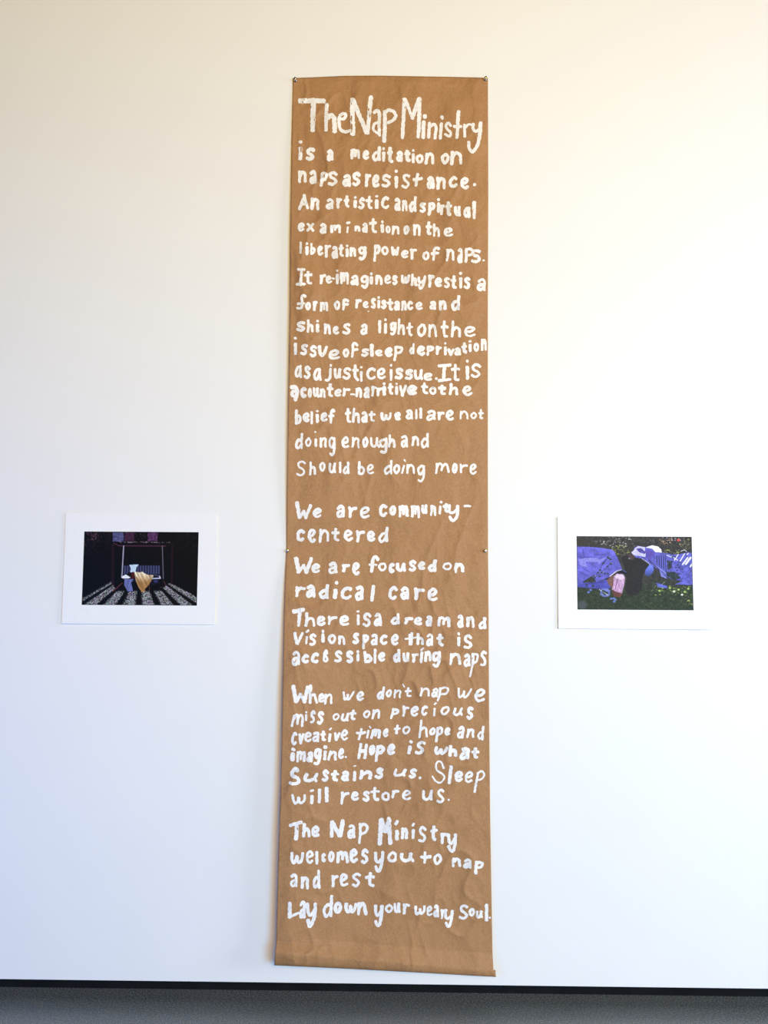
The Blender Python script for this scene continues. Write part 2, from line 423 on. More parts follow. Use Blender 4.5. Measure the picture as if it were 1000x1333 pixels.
LINES = [
 ('large white painted title lettering across the top of the paper',
  '@380 115 8 40,#54 84 130 332 130,#50 225 140 222 300 216 440,*40 364 165 358 300 356 440,*44 372 310 412 280 442 320 446 450,*34 500 322 545 315 560 280 535 262 498 290 492 350 510 430 560 452 610 438,'
  '#50 634 110 632 300 637 480,#48 645 125 700 280 782 462,#48 825 92 803 280 790 465,*38 862 250 890 232 912 270 908 380 915 485,*30 893 355 858 375 850 430 902 475,*42 968 240 968 400 962 552,*36 975 250 1010 225 1062 245 1080 290 1050 335 1000 358,'
  '#46 1176 110 1163 300 1152 505,#38 1185 120 1256 312,#38 1256 312 1324 108,#46 1328 110 1326 300 1318 502,*42 1385 285 1388 298,#38 1374 350 1370 510,#34 1434 362 1425 512,*34 1440 400 1478 374 1503 410 1490 518,*38 1562 297 1568 313,#34 1558 370 1545 520,'
  '*28 1655 388 1632 360 1605 385 1620 425 1655 465 1640 498 1596 478,#40 1736 240 1726 400 1720 515,#36 1695 396 1762 398,#32 1798 378 1802 505,*30 1808 405 1840 376 1868 378,*32 1890 372 1888 420 1915 448 1952 425,*38 1966 362 1958 480 1928 600 1885 658 1848 625 1842 558'),
 ('painted line reading "is a meditation on"',
  '@380 185 8 38,i 62 -25 115 195,s 140 55 245 195,a 360 70 440 200,m 607 68 720 182,e 735 78 808 185,d 832 35 930 200,i 935 50 975 208,t 985 45 1065 215,a 1085 90 1160 210,t 1165 70 1240 210,i 1245 72 1283 225,o 1290 125 1372 225,n 1380 105 1492 240,o 1550 110 1645 230,n 1650 90 1782 238'),
 ('painted line reading "naps as resistance."',
  '@380 185 8 36,n 62 290 160 430,a 180 290 262 445,p 290 305 375 475,s 368 298 480 460,a 528 328 618 468,s 622 312 720 460,r 758 322 832 468,e 833 335 920 478,s 925 330 1035 472,i 1062 285 1112 488,s 1135 325 1240 485,+ 1250 318 1368 470,a 1400 355 1492 490,n 1505 355 1610 498,c 1635 355 1732 478,e 1752 358 1848 490,. 1880 420 1925 465'),
 ('painted line reading "An artistic and spirtual"',
  '@380 245 8 34,A 60 62 185 232,n 195 95 290 232,a 352 105 440 225,r 462 98 525 212,t 540 70 608 210,i 640 80 682 210,s 690 90 765 222,t 768 75 850 222,i 862 65 908 225,c 928 80 1020 222,a 1062 98 1135 238,n 1145 120 1210 245,d 1218 75 1303 250,s 1328 140 1400 262,p 1415 142 1498 292,i 1505 100 1550 265,r 1540 165 1600 285,t 1595 128 1670 300,u 1690 185 1765 298,Q 1785 190 1862 315,l 1878 128 1922 325'),
 ('painted line reading "ex am i nation on the"',
  '@380 245 8 30,e 58 352 135 455,x 148 355 240 458,a 290 360 365 480,m 400 375 515 470,*26 575 362 598 358,*24 583 405 578 458,n 650 388 715 455,a 728 360 792 465,t 800 310 895 465,i 925 335 962 468,o 975 388 1030 470,n 1040 385 1125 488,o 1160 385 1228 485,n 1262 368 1345 500,t 1388 345 1465 495,h 1468 360 1548 510,e 1578 402 1680 508'),
 ('painted line reading "liberating power of naps."',
  '@380 310 8 32,l 75 32 110 168,i 135 42 180 178,b 190 48 248 172,e 262 72 328 185,r 340 65 408 205,a 412 78 482 215,t 480 52 550 205,i 558 65 595 205,n 602 90 675 200,g 685 82 778 235,p 848 65 925 245,o 930 78 1010 178,w 1030 85 1120 188,e 1135 118 1215 215,r 1230 105 1312 230,o 1358 135 1438 235,f 1440 82 1545 240,n 1605 108 1702 245,a 1722 100 1782 262,p 1795 95 1895 262,s 1860 112 1970 262,. 1985 215 2010 252'),
 ('painted line reading "It re-imagines why rest is a"',
  '@380 310 8 32,I 40 305 150 495,t 120 328 222 485,r 288 370 362 485,e 352 388 420 472,- 410 405 448 435,i 455 322 492 480,m 498 350 595 485,a 608 382 700 495,g 712 382 805 525,i 808 355 848 485,n 868 380 948 490,e 960 380 1035 480,s 1040 382 1105 490,w 1130 375 1235 480,h 1238 368 1310 500,y 1305 390 1398 535,r 1418 380 1495 520,e 1488 408 1570 512,s 1578 402 1650 522,t 1650 385 1722 528,i 1738 350 1780 528,s 1788 402 1865 532,a 1925 418 2025 555'),
 ('painted line reading "form of resistance and"',
  '@380 380 8 32,*32 142 48 120 34 102 55 108 100 108 140 90 172 60 168,*30 62 125 130 118,o 138 100 200 195,r 218 88 272 208,m 292 100 382 208,o 435 88 508 192,F 512 62 602 195,r 658 68 732 182,e 738 92 805 175,s 818 62 880 178,i 885 40 925 180,s 925 80 990 182,t 985 65 1065 195,a 1060 92 1128 195,n 1138 90 1200 195,c 1200 92 1268 192,e 1285 100 1368 192,a 1432 90 1508 192,n 1530 85 1615 198,d 1662 28 1755 198,*10 795 205 802 200'),
 ('painted line reading "shines a light on the"',
  '@380 380 8 30,s 42 302 145 415,h 155 285 230 430,i 248 288 288 428,n 332 325 410 448,e 425 350 492 445,s 522 320 615 445,a 712 325 792 450,l 895 285 935 440,i 950 272 1000 440,g 1015 312 1092 455,h 1098 280 1185 448,t 1190 312 1265 465,o 1302 330 1400 468,n 1420 330 1515 478,t 1545 298 1635 480,h 1660 300 1770 480,e 1795 352 1915 472'),
 ('painted line reading "issue of sleep deprivation"',
  '@375 435 8 32,i 55 25 100 225,s 125 98 210 222,s 222 115 305 240,*36 328 130 335 190 355 220 380 190 400 140,e 420 156 542 270,o 568 145 640 245,F 648 82 738 240,s 762 145 850 235,l 850 95 895 245,e 905 155 990 235,@495 435 6.67 28,e 38 110 110 200,p 112 95 200 235,d 252 78 300 178,e 318 95 392 188,p 400 98 468 192,r 480 100 540 188,i 552 68 580 190,v 580 118 650 190,a 645 112 705 188,t 700 70 762 172,i 765 50 798 158,o 808 72 862 152,n 872 38 930 148'),
 ('painted line reading "as a justice issue. It is"',
  '@375 435 8 30,Q 68 320 150 460,s 162 328 240 468,Q 262 345 350 488,j 380 305 465 502,u 475 350 560 465,s 565 345 660 475,t 662 308 745 488,i 745 328 782 495,c 818 345 920 475,e 925 350 1020 475,@495 435 6.67 27,i 80 255 110 405,s 125 290 205 395,s 212 300 290 400,u 290 305 378 400,e 375 330 455 405,. 475 370 500 400,#30 512 275 612 268,#32 558 275 550 395,#28 510 405 610 392,t 608 248 702 412,i 740 215 775 400,s 785 252 880 385'),
 ('painted line reading "a counter-narritive to the"',
  '@375 435 8 32,*40 35 552 75 555 95 590 92 630 78 680,*36 85 600 50 600 45 640 85 650,c 128 550 200 665,o 205 560 250 665,u 255 550 330 660,n 330 560 395 665,t 400 510 480 665,e 482 568 560 652,r 565 555 650 652,- 645 615 700 640,n 700 552 778 665,a 785 550 855 668,r 865 535 930 655,r 920 550 990 655,@495 435 6.67 27,i 18 415 52 538,t 62 420 118 530,i 128 418 158 530,v 160 440 235 545,e 232 440 325 532,t 348 415 420 525,o 425 455 490 525,t 498 430 580 535,h 600 420 685 535,e 712 440 802 540'),
 ('painted line reading "belief that we all are not"',
  '@380 525 8 30,b 30 62 105 222,e 108 92 188 198,l 190 78 225 220,i 245 65 285 210,e 295 88 372 192,f 378 58 452 218,t 545 45 628 208,h 628 42 712 205,a 720 80 790 208,t 790 75 872 195,w 918 92 1042 182,e 1068 85 1138 182,a 1185 60 1265 170,l 1280 58 1312 168,l 1325 42 1362 165,a 1400 65 1505 182,r 1515 85 1600 182,e 1602 68 1695 185,@380 525 8 22,n 1748 72 1842 168,o 1858 88 1930 165,t 1935 62 2005 168'),
 ('painted line reading "doing enough and"',
  '@380 525 8 28,d 30 305 118 482,o 135 352 208 455,*24 242 296 248 302,#28 250 375 250 440,n 288 350 368 462,g 378 350 458 550,e 515 345 602 470,n 622 350 712 468,o 732 350 798 462,u 812 350 915 465,g 905 358 1000 530,h 1005 320 1085 465,a 1130 328 1215 462,n 1248 338 1328 448,d 1342 305 1430 465'),
 ('painted line reading "Should be doing more"',
  '@380 590 8 26,s 42 70 148 238,h 180 80 258 228,o 285 92 352 195,u 382 95 465 215,l 488 82 518 208,d 530 78 602 222,b 685 78 765 228,e 778 112 858 225,d 955 70 1052 225,o 1055 115 1130 215,#18 1172 70 1180 82,#24 1168 130 1148 205,n 1192 110 1285 218,g 1300 120 1390 298,m 1490 100 1645 212,o 1668 98 1728 212,r 1745 108 1835 212,e 1848 102 1925 225'),
 ('painted line reading "We are community-"',
  '@375 645 8 36,#40 94 75 120 228,#34 120 228 165 165,#36 165 165 185 230,#38 185 230 235 105,e 255 128 352 235,a 498 98 595 235,r 625 110 720 238,e 745 105 860 242,@375 645 8 32,c 950 92 1038 220,o 1055 102 1128 208,m 1150 100 1260 232,m 1278 95 1378 232,u 1385 88 1458 198,n 1478 92 1548 215,#26 1590 65 1600 75,#34 1586 120 1580 185,t 1605 72 1692 185,y 1662 88 1785 278,- 1828 92 1912 128'),
 ('painted line reading "centered"',
  '@375 645 8 35,c 90 352 180 478,e 205 342 292 492,n 320 345 435 490,t 450 335 542 482,e 580 350 680 478,r 705 360 802 490,e 820 362 912 485,d 935 312 1050 495'),
 ('painted line reading "We are focused on"',
  '@375 715 8 36,#44 84 92 110 238,#34 112 238 160 165,#34 160 165 188 245,#40 188 245 245 92,e 240 145 335 252,a 418 128 518 262,r 560 148 652 248,e 668 130 752 272,*38 935 105 910 82 885 105 878 180 870 235,#24 850 160 920 162,o 935 135 1030 232,c 1048 135 1115 248,u 1122 135 1235 238,s 1250 105 1340 240,e 1352 120 1432 218,d 1452 102 1552 240,o 1608 135 1710 222,n 1728 138 1842 248'),
 ('painted line reading "radical care"',
  '@375 715 8 38,r 68 380 190 508,a 185 362 290 508,d 320 355 428 522,#36 502 342 508 352,#42 497 425 490 498,c 552 388 675 530,a 695 375 792 540,#42 892 385 874 530,c 1048 385 1145 525,a 1170 390 1265 525,r 1312 398 1425 535,e 1450 395 1560 545'),
 ('painted line reading "There is a dream and"',
  '@375 790 8 34,#40 60 48 160 28,#42 125 50 110 190,h 175 50 290 208,e 298 88 392 200,r 412 92 518 195,e 530 85 640 200,i 712 30 750 192,s 772 60 872 212,a 895 62 980 205,@500 790 7.14 31,d 62 55 150 170,r 188 92 270 168,e 278 92 358 170,a 385 78 450 185,m 495 85 622 190,a 678 72 740 200,n 762 82 850 195,d 878 88 955 212'),
 ('painted line reading "vision space that is"',
  '@375 790 8 32,v 48 255 165 398,#24 192 262 212 245,#28 196 315 190 378,s 215 278 300 408,i 340 235 388 380,o 415 280 505 390,n 520 295 598 395,s 670 265 745 392,p 770 280 845 440,a 862 278 935 408,c 958 285 1040 398,@500 790 7.14 29,e 62 248 140 362,#26 258 245 254 350,#18 200 298 295 285,#20 238 255 240 350,h 300 235 375 360,a 390 248 462 368,t 485 242 560 368,i 672 235 718 372,s 735 258 822 395'),
 ('painted line reading "accessible during naps"',
  '@375 790 8 33,a 38 455 130 615,c 145 490 222 592,c 240 475 330 590,8 360 445 425 585,s 475 450 570 585,s 602 450 685 585,i 702 450 755 568,b 785 455 880 588,l 888 432 925 592,e 935 470 1012 572,@500 790 7.14 29,d 85 382 155 520,u 170 420 242 520,r 258 428 328 520,#20 345 405 365 385,#30 352 425 345 510,n 375 405 445 515,g 440 410 528 565,n 610 422 722 542,a 738 432 808 560,*28 825 435 828 480 826 530,#20 826 530 812 590 800 645,*24 835 440 868 445 862 500 830 525,s 888 402 958 560'),
 ('painted line reading "When we don\'t nap we"',
  '@375 885 8 32,#48 55 70 85 228,#38 85 228 132 150,#38 132 150 172 230,#40 172 230 205 72,#42 235 65 230 232,*32 248 160 275 155 285 190 300 235,@375 885 8 28,e 315 138 385 238,n 375 138 470 262,w 562 118 685 218,e 712 118 795 222,d 925 70 1005 205,@500 885 7.14 22,o 15 88 75 165,n 88 85 165 175,#12 175 42 190 66,t 188 65 262 165,n 335 68 430 158,a 442 75 505 162,p 495 62 600 205,w 675 72 812 175,@500 885 7.14 32,e 838 72 945 212'),
 ('painted line reading "miss out on precious"',
  '@375 885 8 29,m 40 350 165 495,i 172 322 205 435,s 222 315 290 460,s 298 322 378 468,o 462 345 540 425,u 552 342 640 438,t 635 308 718 425,o 778 312 862 402,n 872 302 970 410,@500 885 7.14 25,p 62 262 138 368,r 170 240 235 345,e 245 240 325 342,c 345 235 412 335,#18 470 228 484 216,#24 470 270 466 330,o 525 240 612 332,u 642 255 735 338,s 765 250 835 370'),
 ('painted line reading "creative time to hope and"',
  '@375 935 8 29,c 35 145 102 285,v 105 150 170 272,e 168 138 250 250,a 252 135 328 250,t 330 125 402 245,#22 435 120 450 102,#32 438 165 430 240,v 470 138 545 240,e 545 110 628 238,+ 700 92 815 235,#18 850 85 860 100,#26 838 130 825 200,m 865 105 970 215,e 985 105 1050 200,@500 935 7.14 25,+ 88 58 160 152,o 168 68 248 152,h 328 12 415 180,o 420 85 482 160,p 478 80 548 228,e 560 82 620 165,a 682 72 748 188,n 768 90 845 188,d 868 68 932 202'),
 ('painted line reading "imagine. Hope is what"',
  '@375 935 8 34,#38 48 322 62 328,#48 50 372 48 435,m 85 335 190 462,a 195 345 265 462,g 265 310 348 495,#40 380 298 395 302,#32 388 345 380 430,n 415 335 515 452,e 520 310 588 430,. 590 385 615 420,@375 935 8 36,H 725 255 830 430,o 838 270 915 388,*30 872 310 878 350,p 905 275 1010 455,@500 935 7.14 32,e 28 235 105 345,#34 245 215 255 222,#34 242 268 230 325,s 280 205 390 345,w 462 255 592 342,h 600 245 685 360,a 705 265 802 388,t 808 268 888 380'),
 ('painted line reading "Sustains us. Sleep"',
  '@370 985 8 36,*38 142 150 120 128 85 160 90 200 140 225 152 260 110 285 65 275,u 202 165 365 270,s 388 135 472 262,t 482 130 575 262,a 592 142 680 260,#16 728 98 745 95,#36 735 165 732 248,n 785 138 925 245,s 940 110 1040 235,@495 985 7.14 28,u 122 110 250 190,s 265 110 345 205,. 352 180 388 215,*18 590 108 572 58 545 42 520 70 528 125 578 160 598 195 560 242 515 225 485 182,#32 660 92 642 242,e 690 128 772 235,e 785 132 868 245,*22 912 150 895 230 878 325,*20 905 155 945 135 968 170 940 210 900 218'),
 ('painted line reading "will restore us."',
  '@370 985 8 31,w 68 385 232 502,#26 280 358 305 350,#38 290 410 288 480,#38 368 345 366 468,#38 442 330 442 465,r 585 360 685 502,e 695 355 780 460,s 815 350 895 468,t 895 312 1000 465,@495 985 7.14 25,o 10 325 92 415,r 105 305 185 390,e 200 305 288 408,u 388 305 498 412,s 522 298 600 435,. 622 388 652 415'),
 ('white painted closing title line in the lower part of the paper',
  '@370 1060 8 38,#40 65 115 180 82,#44 130 110 125 250,h 188 82 278 248,e 278 112 375 245,@370 1060 8 44,N 465 45 625 252,@370 1060 8 32,a 658 98 745 255,p 768 95 878 312,@490 1060 6.667 38,M 12 30 138 265,@490 1060 6.667 29,#26 168 85 182 62,#32 180 145 178 215,n 215 112 278 220,#20 315 98 325 82,#28 322 140 318 208,s 360 98 438 248,t 465 88 535 242,r 555 155 628 258,y 610 165 702 332'),
 ('painted line reading "welcomes you to nap"',
  '@370 1060 8 35,w 55 388 210 525,e 222 372 310 518,l 320 378 360 525,c 385 395 440 508,o 455 382 528 500,m 542 380 675 510,e 680 352 770 508,s 792 352 885 520,@490 1060 6.667 28,y -25 318 68 505,c 98 322 180 422,*24 168 345 165 385 140 410,u 202 328 328 418,+ 378 320 478 435,o 495 340 572 445,n 655 372 740 458,a 752 385 832 475,p 848 400 932 525'),
 ('painted line reading "and rest"',
  '@370 1060 8 33,a 58 618 145 765,n 172 640 265 780,d 295 575 380 775,r 488 628 572 765,e 578 612 670 755,s 700 602 802 762,t 838 595 955 758'),
 ('painted line reading "Lay down your weary Soul."',
  '@368 1155 7.14 33,#38 66 150 66 275,#26 70 275 150 238,a 150 125 218 292,y 215 145 318 370,d 372 62 470 282,o 475 130 555 248,w 572 138 692 248,n 692 135 788 265,y 842 150 940 372,o 950 155 1030 240,@368 1155 7.14 27,u 1030 140 1100 245,r 1115 145 1185 255,w 1222 165 1332 262,e 1335 165 1395 270,a 1400 158 1455 285,r 1465 195 1530 300,y 1500 200 1588 380,s 1632 160 1728 298,o 1728 190 1790 275,u 1795 210 1865 290,l 1878 152 1915 325,. 1912 270 1942 298'),
]


def catmull(pts, n):
    p = np.vstack([2 * pts[0] - pts[1], pts, 2 * pts[-1] - pts[-2]])
    out = []
    for i in range(1, len(p) - 2):
        t = np.linspace(0, 1, n, endpoint=False)[:, None]
        a, b, c, d = p[i - 1], p[i], p[i + 1], p[i + 2]
        out.append(0.5 * ((2 * b) + (c - a) * t + (2 * a - 5 * b + 4 * c - d) * t ** 2 + (3 * b - a - 3 * c + d) * t ** 3))
    out.append(pts[-1:])
    return np.vstack(out)


def resample(pts, step):
    seg = np.linalg.norm(np.diff(pts, axis=0), axis=1)
    L = np.concatenate([[0], np.cumsum(seg)])
    if L[-1] < 1e-6:
        pts = pts + np.array([[0, 0], [0.3, 0]])[:len(pts)]
        return resample(pts, step)
    n = max(3, int(L[-1] / step) + 1)
    q = np.linspace(0, L[-1], n)
    return np.stack([np.interp(q, L, pts[:, 0]), np.interp(q, L, pts[:, 1])], 1), L[-1]


lr = random.Random(11)


def ribbon(pts, wpx, acc, sharp=False):
    """pts in photo pixels; adds one brush stroke to acc (verts2d, faces, uvs, order)"""
    if not sharp and len(pts) > 2:
        pts = catmull(pts, 8)
    pts, L = resample(pts, 0.6)
    d = np.gradient(pts, axis=0)
    d /= np.linalg.norm(d, axis=1)[:, None] + 1e-9
    nrm = np.stack([-d[:, 1], d[:, 0]], 1)
    h = wpx / 2
    # round-ish caps
    cap = np.array([1.0, 0.88, 0.6, 0.25])
    k0, k1 = 0.55 + 0.45 * lr.random(), 0.5 + 0.6 * lr.random()
    e0, e1 = lr.uniform(0.5, 0.95), lr.uniform(0.4, 1.0)
    pre = [pts[0] - d[0] * h * c * k0 for c in cap]
    post = [pts[-1] + d[-1] * h * c * k1 for c in cap[::-1]]
    cw0 = np.maximum(1 - cap ** (2.0 / (1.05 - e0) ** 0.35) * (0.35 + 0.65 * e0), 0.04)
    cw1 = np.maximum(1 - cap ** (2.0 / (1.1 - e1) ** 0.35) * (0.35 + 0.65 * e1), 0.04)
    P2 = np.vstack([pre, pts, post])
    N2 = np.vstack([np.repeat(nrm[:1], 4, 0), nrm, np.repeat(nrm[-1:], 4, 0)])
    n = len(P2)
    ph1, ph2, ph3 = lr.random() * 50, lr.random() * 50, lr.random() * 50
    u = np.arange(n) * 0.6
    W = np.concatenate([cw0, np.ones(len(pts)), cw1[::-1]]) * h
    ta, tb = 0.86 + 0.26 * lr.random(), 0.74 + 0.32 * lr.random()
    W = W * np.linspace(ta, tb, n)
    wl = W * (1 + 0.42 * (vnoise(u * 0.45 + ph1, u * 0 + 1.5) - 0.5) + 0.26 * (vnoise(u * 1.1 + ph2, u * 0 + 8.5) - 0.5))
    wr = W * (1 + 0.42 * (vnoise(u * 0.45 + ph3, u * 0 + 3.5) - 0.5) + 0.26 * (vnoise(u * 1.1 + ph1, u * 0 + 5.5) - 0.5))
    o = len(acc['v'])
    m = acc['k']
    acc['k'] += 1
    u0 = lr.random() * 400
    for i in range(n):
        for q, wd in ((-1, wl[i]), (0, 0), (1, wr[i])):
            acc['v'].append((P2[i, 0] + N2[i, 0] * wd * q, P2[i, 1] + N2[i, 1] * wd * q))
            acc['uv'].append((u0 + u[i], q + m * 0.7))
            acc['o'].append(m)
    for i in range(n - 1):
        a = o + 3 * i
        acc['f'] += [(a, a + 1, a + 4, a + 3), (a + 1, a + 2, a + 5, a + 4)]


# photo columns that part the words of each line
BREAKS = [(455, 520), (417, 445, 570), (443, 472), (420, 510, 544.5), (413, 447, 458.5, 523, 551), (481, 547, 577), (411, 519.7, 556, 596.2, 617), (431, 459, 555), (463, 485, 540.5, 571), (444.5, 468.5, 528), (406, 421, 505, 572, 603), (390, 545.5, 570), (442, 492, 524.5, 553, 594), (441, 519), (460, 493, 560), (428, 488), (), (422, 475, 572), (497,), (459, 485.5, 503, 591), (454, 523, 586), (507, 580), (439.5, 482, 542, 589), (427.5, 468, 503), (458, 509.5, 540, 591), (458.5, 523, 560), (506, 555), (435, 542), (422, 485.5), (483.5, 543, 582), (424,), (416, 482, 536.5, 593.5)]


def build_line(label, spec, breaks, slant=0.0):
    words = label.split('"')[1].split() if '"' in label else ['The', 'Nap', 'Ministry']
    assert len(words) == len(breaks) + 1, label
    accs = [dict(v=[], f=[], uv=[], o=[], k=0) for _ in words]

    def put(p, wd, sharp):
        cx = (p[:, 0].min() + p[:, 0].max()) / 2
        ribbon(p, wd, accs[sum(cx > b for b in breaks)], sharp)
    ox = oy = 0
    sc = 8
    bw = 36
    for it in spec.split(','):
        if it[0] == '@':
            ox, oy, sc, bw = [float(v) for v in it[1:].split()]
        elif it[0] in '*#' and it[1].isdigit():
            n = [float(v) for v in it[1:].split()]
            pts = np.array(n[1:]).reshape(-1, 2) / sc + (ox, oy)
            put(pts, n[0] / sc, it[0] == '#')
        else:
            ch, rest = it[0], it[1:].split()
            x0, y0, x1, y1 = [float(v) for v in rest]
            for stx in G[ch]:
                kind, nums = stx[0], [float(v) for v in stx[1:].split()]
                wd = bw * (0.93 + 0.14 * lr.random())
                if ch in 'ilj.':
                    wd = min(bw * 1.15, max(bw * 0.8, (x1 - x0) * 0.9))
                    if kind == 'p' and ch != '.':
                        wd *= 0.85
                cap_w = {'m': 0.27, 'w': 0.27, 'e': 0.40, 'a': 0.40, 'Q': 0.38, 'g': 0.36, 'o': 0.40, 'b': 0.38, 'd': 0.38, 'p': 0.40, 'n': 0.38, 'u': 0.38,
                         's': 0.42, 'h': 0.38, '8': 0.40, 'x': 0.36, 'M': 0.3, 'N': 0.3}.get(ch, 0.6)
                if ch not in 'ilj.':
                    wd = min(wd, (x1 - x0) * cap_w * 1.12)
                if ch in 'aesgo8Qx':
                    wd = min(wd, (y1 - y0) * 0.30)
                wd = min(wd, (y1 - y0) * 0.8)
                mx, my = wd / 2, wd / 2
                if x1 - x0 < wd * 1.05:
                    mx = (x1 - x0) / 2
                a = np.array(nums).reshape(-1, 2)
                jit = np.array([[lr.uniform(-1, 1), lr.uniform(-1, 1)] for _ in a]) * 0.045
                if ch not in 'il.':
                    a = a + jit
                if ch not in 'il.':
                    a[:, 0] += (slant + lr.uniform(-0.09, 0.09)) * (0.5 - a[:, 1])
                    lo, hi = a[:, 0].min(), a[:, 0].max()
                    if len(G[ch]) == 1 and hi > lo:
                        a[:, 0] = (a[:, 0] - lo) / (hi - lo)
                q = np.stack([x0 + mx + a[:, 0] * (x1 - x0 - 2 * mx), y0 + my + a[:, 1] * (y1 - y0 - 2 * my)], 1)
                put(q / sc + (ox, oy), wd / sc, kind == 'p')
    for word, acc in zip(words, accs):
        v2 = np.array(acc['v'])
        s, t = px_to_st(v2[:, 0], v2[:, 1])
        off = depth(s, t) + 0.0005 + np.array(acc['o']) % 60 * 0.000012
        P3 = on_plane(v2[:, 0], v2[:, 1], off)
        o = mesh_obj('painted_word', P3, acc['f'], mp_.m, banner)
        o['label'] = 'white painted word "%s"' % word
        uvl = o.data.uv_layers.new(name='UVMap')
        li = np.zeros(len(o.data.loops), int)
        o.data.loops.foreach_get('vertex_index', li)
        uvl.data.foreach_set('uv', np.array(acc['uv'])[li].ravel())


for k, ((lab, spec), brk) in enumerate(zip(LINES, BREAKS)):
    build_line(lab, spec, brk, 0.22 if 22 <= k <= 26 else 0.06)

# ------------------------------------------------------------------ push pins
def lathe(profile, n=20):
    vs, fs = [], []
    for r, y in profile:
        for k in range(n):
            a = 2 * math.pi * k / n
            vs.append((r * math.cos(a), y, r * math.sin(a)))
    for i in range(len(profile) - 1):
        for k in range(n):
            a, b = i * n + k, i * n + (k + 1) % n
            fs.append((a, a + n, b + n, b))
    return vs, fs


HEAD = [(0.0001, -0.0215), (0.0040, -0.0215), (0.0056, -0.0205), (0.0060, -0.019), (0.0054, -0.0175), (0.0036, -0.016), (0.0030, -0.011), (0.0038, -0.0075),
        (0.0066, -0.006), (0.0070, -0.0045), (0.0066, -0.0035), (0.0001, -0.0032)]
PINS = [(384.6, 103.6, 'silver push pin holding the upper left corner of the paper banner'),
        (632.2, 102.4, 'silver push pin holding the upper right corner of the paper banner'),
        (374.8, 716.6, 'silver push pin halfway down the left edge of the banner'),
        (631.8, 716.8, 'silver push pin halfway down the right edge of the banner')]
proto = None
for i, (x, y, lab) in enumerate(PINS):
    s, t = px_to_st(np.array([x]), np.array([y]))
    dp = float(depth(s, t)[0])
    p = on_plane(np.array([x]), np.array([y]), np.array([dp + 0.010]))[0]
    loc = (float(p[0]), -dp, float(p[2]))
    if proto is None:
        proto = thing('push_pin', lab, 'pin', loc, 'silver push pins holding the banner')
        hv, hf = lathe(HEAD)
        head = mesh_obj('head', hv, hf, ms.m)
        head.parent = proto
        nv, nf = lathe([(0.0006, -0.004), (0.0006, 0.018), (0.0001, 0.020)], 8)
        nd = mesh_obj('needle', nv, nf, ms.m)
        nd.parent = proto
    else:
        o = proto.copy()
        o.location = loc
        o['label'] = lab
        C.objects.link(o)
        for ch in (head, nd):
            c = ch.copy()
            c.parent = o
            C.objects.link(c)
    

# ------------------------------------------------------------------ the two photographs
def fill(img, X, Y, poly, colr, fn=None, soft=0.0):
    poly = np.array(poly, float)
    n = len(poly)
    inside = np.zeros(X.shape, bool)
    for i in range(n):
        x0, y0 = poly[i]
        x1, y1 = poly[(i + 1) % n]
        if y0 == y1:
            continue
        c = ((y0 > Y) != (y1 > Y)) & (X < (x1 - x0) * (Y - y0) / (y1 - y0) + x0)
        inside ^= c
    a = inside.astype(float)[..., None]
    cc = np.array(colr, float) * np.ones(X.shape + (1,))
    if fn is not None:
        cc = np.clip(cc * fn[..., None] if fn.ndim == 2 else cc + fn, 0, 255)
    img[:] = img * (1 - a) + cc * a
    return inside


def line(img, X, Y, x0, y0, x1, y1, w_, colr, op=1.0):
    dx, dy = x1 - x0, y1 - y0
    L2 = dx * dx + dy * dy + 1e-9
    t = np.clip(((X - x0) * dx + (Y - y0) * dy) / L2, 0, 1)
    dd = np.hypot(X - x0 - t * dx, Y - y0 - t * dy)
    a = (np.clip((w_ / 2 - dd) / 0.35 + 0.5, 0, 1) * op)[..., None]
    img[:] = img * (1 - a) + np.array(colr, float) * a


def blob(img, X, Y, x, y, rx, ry, colr, op=1.0):
    a = (np.clip(1.3 - np.hypot((X - x) / rx, (Y - y) / ry), 0, 0.6) / 0.6 * op)[..., None]
    img[:] = img * (1 - a) + np.array(colr, float) * a


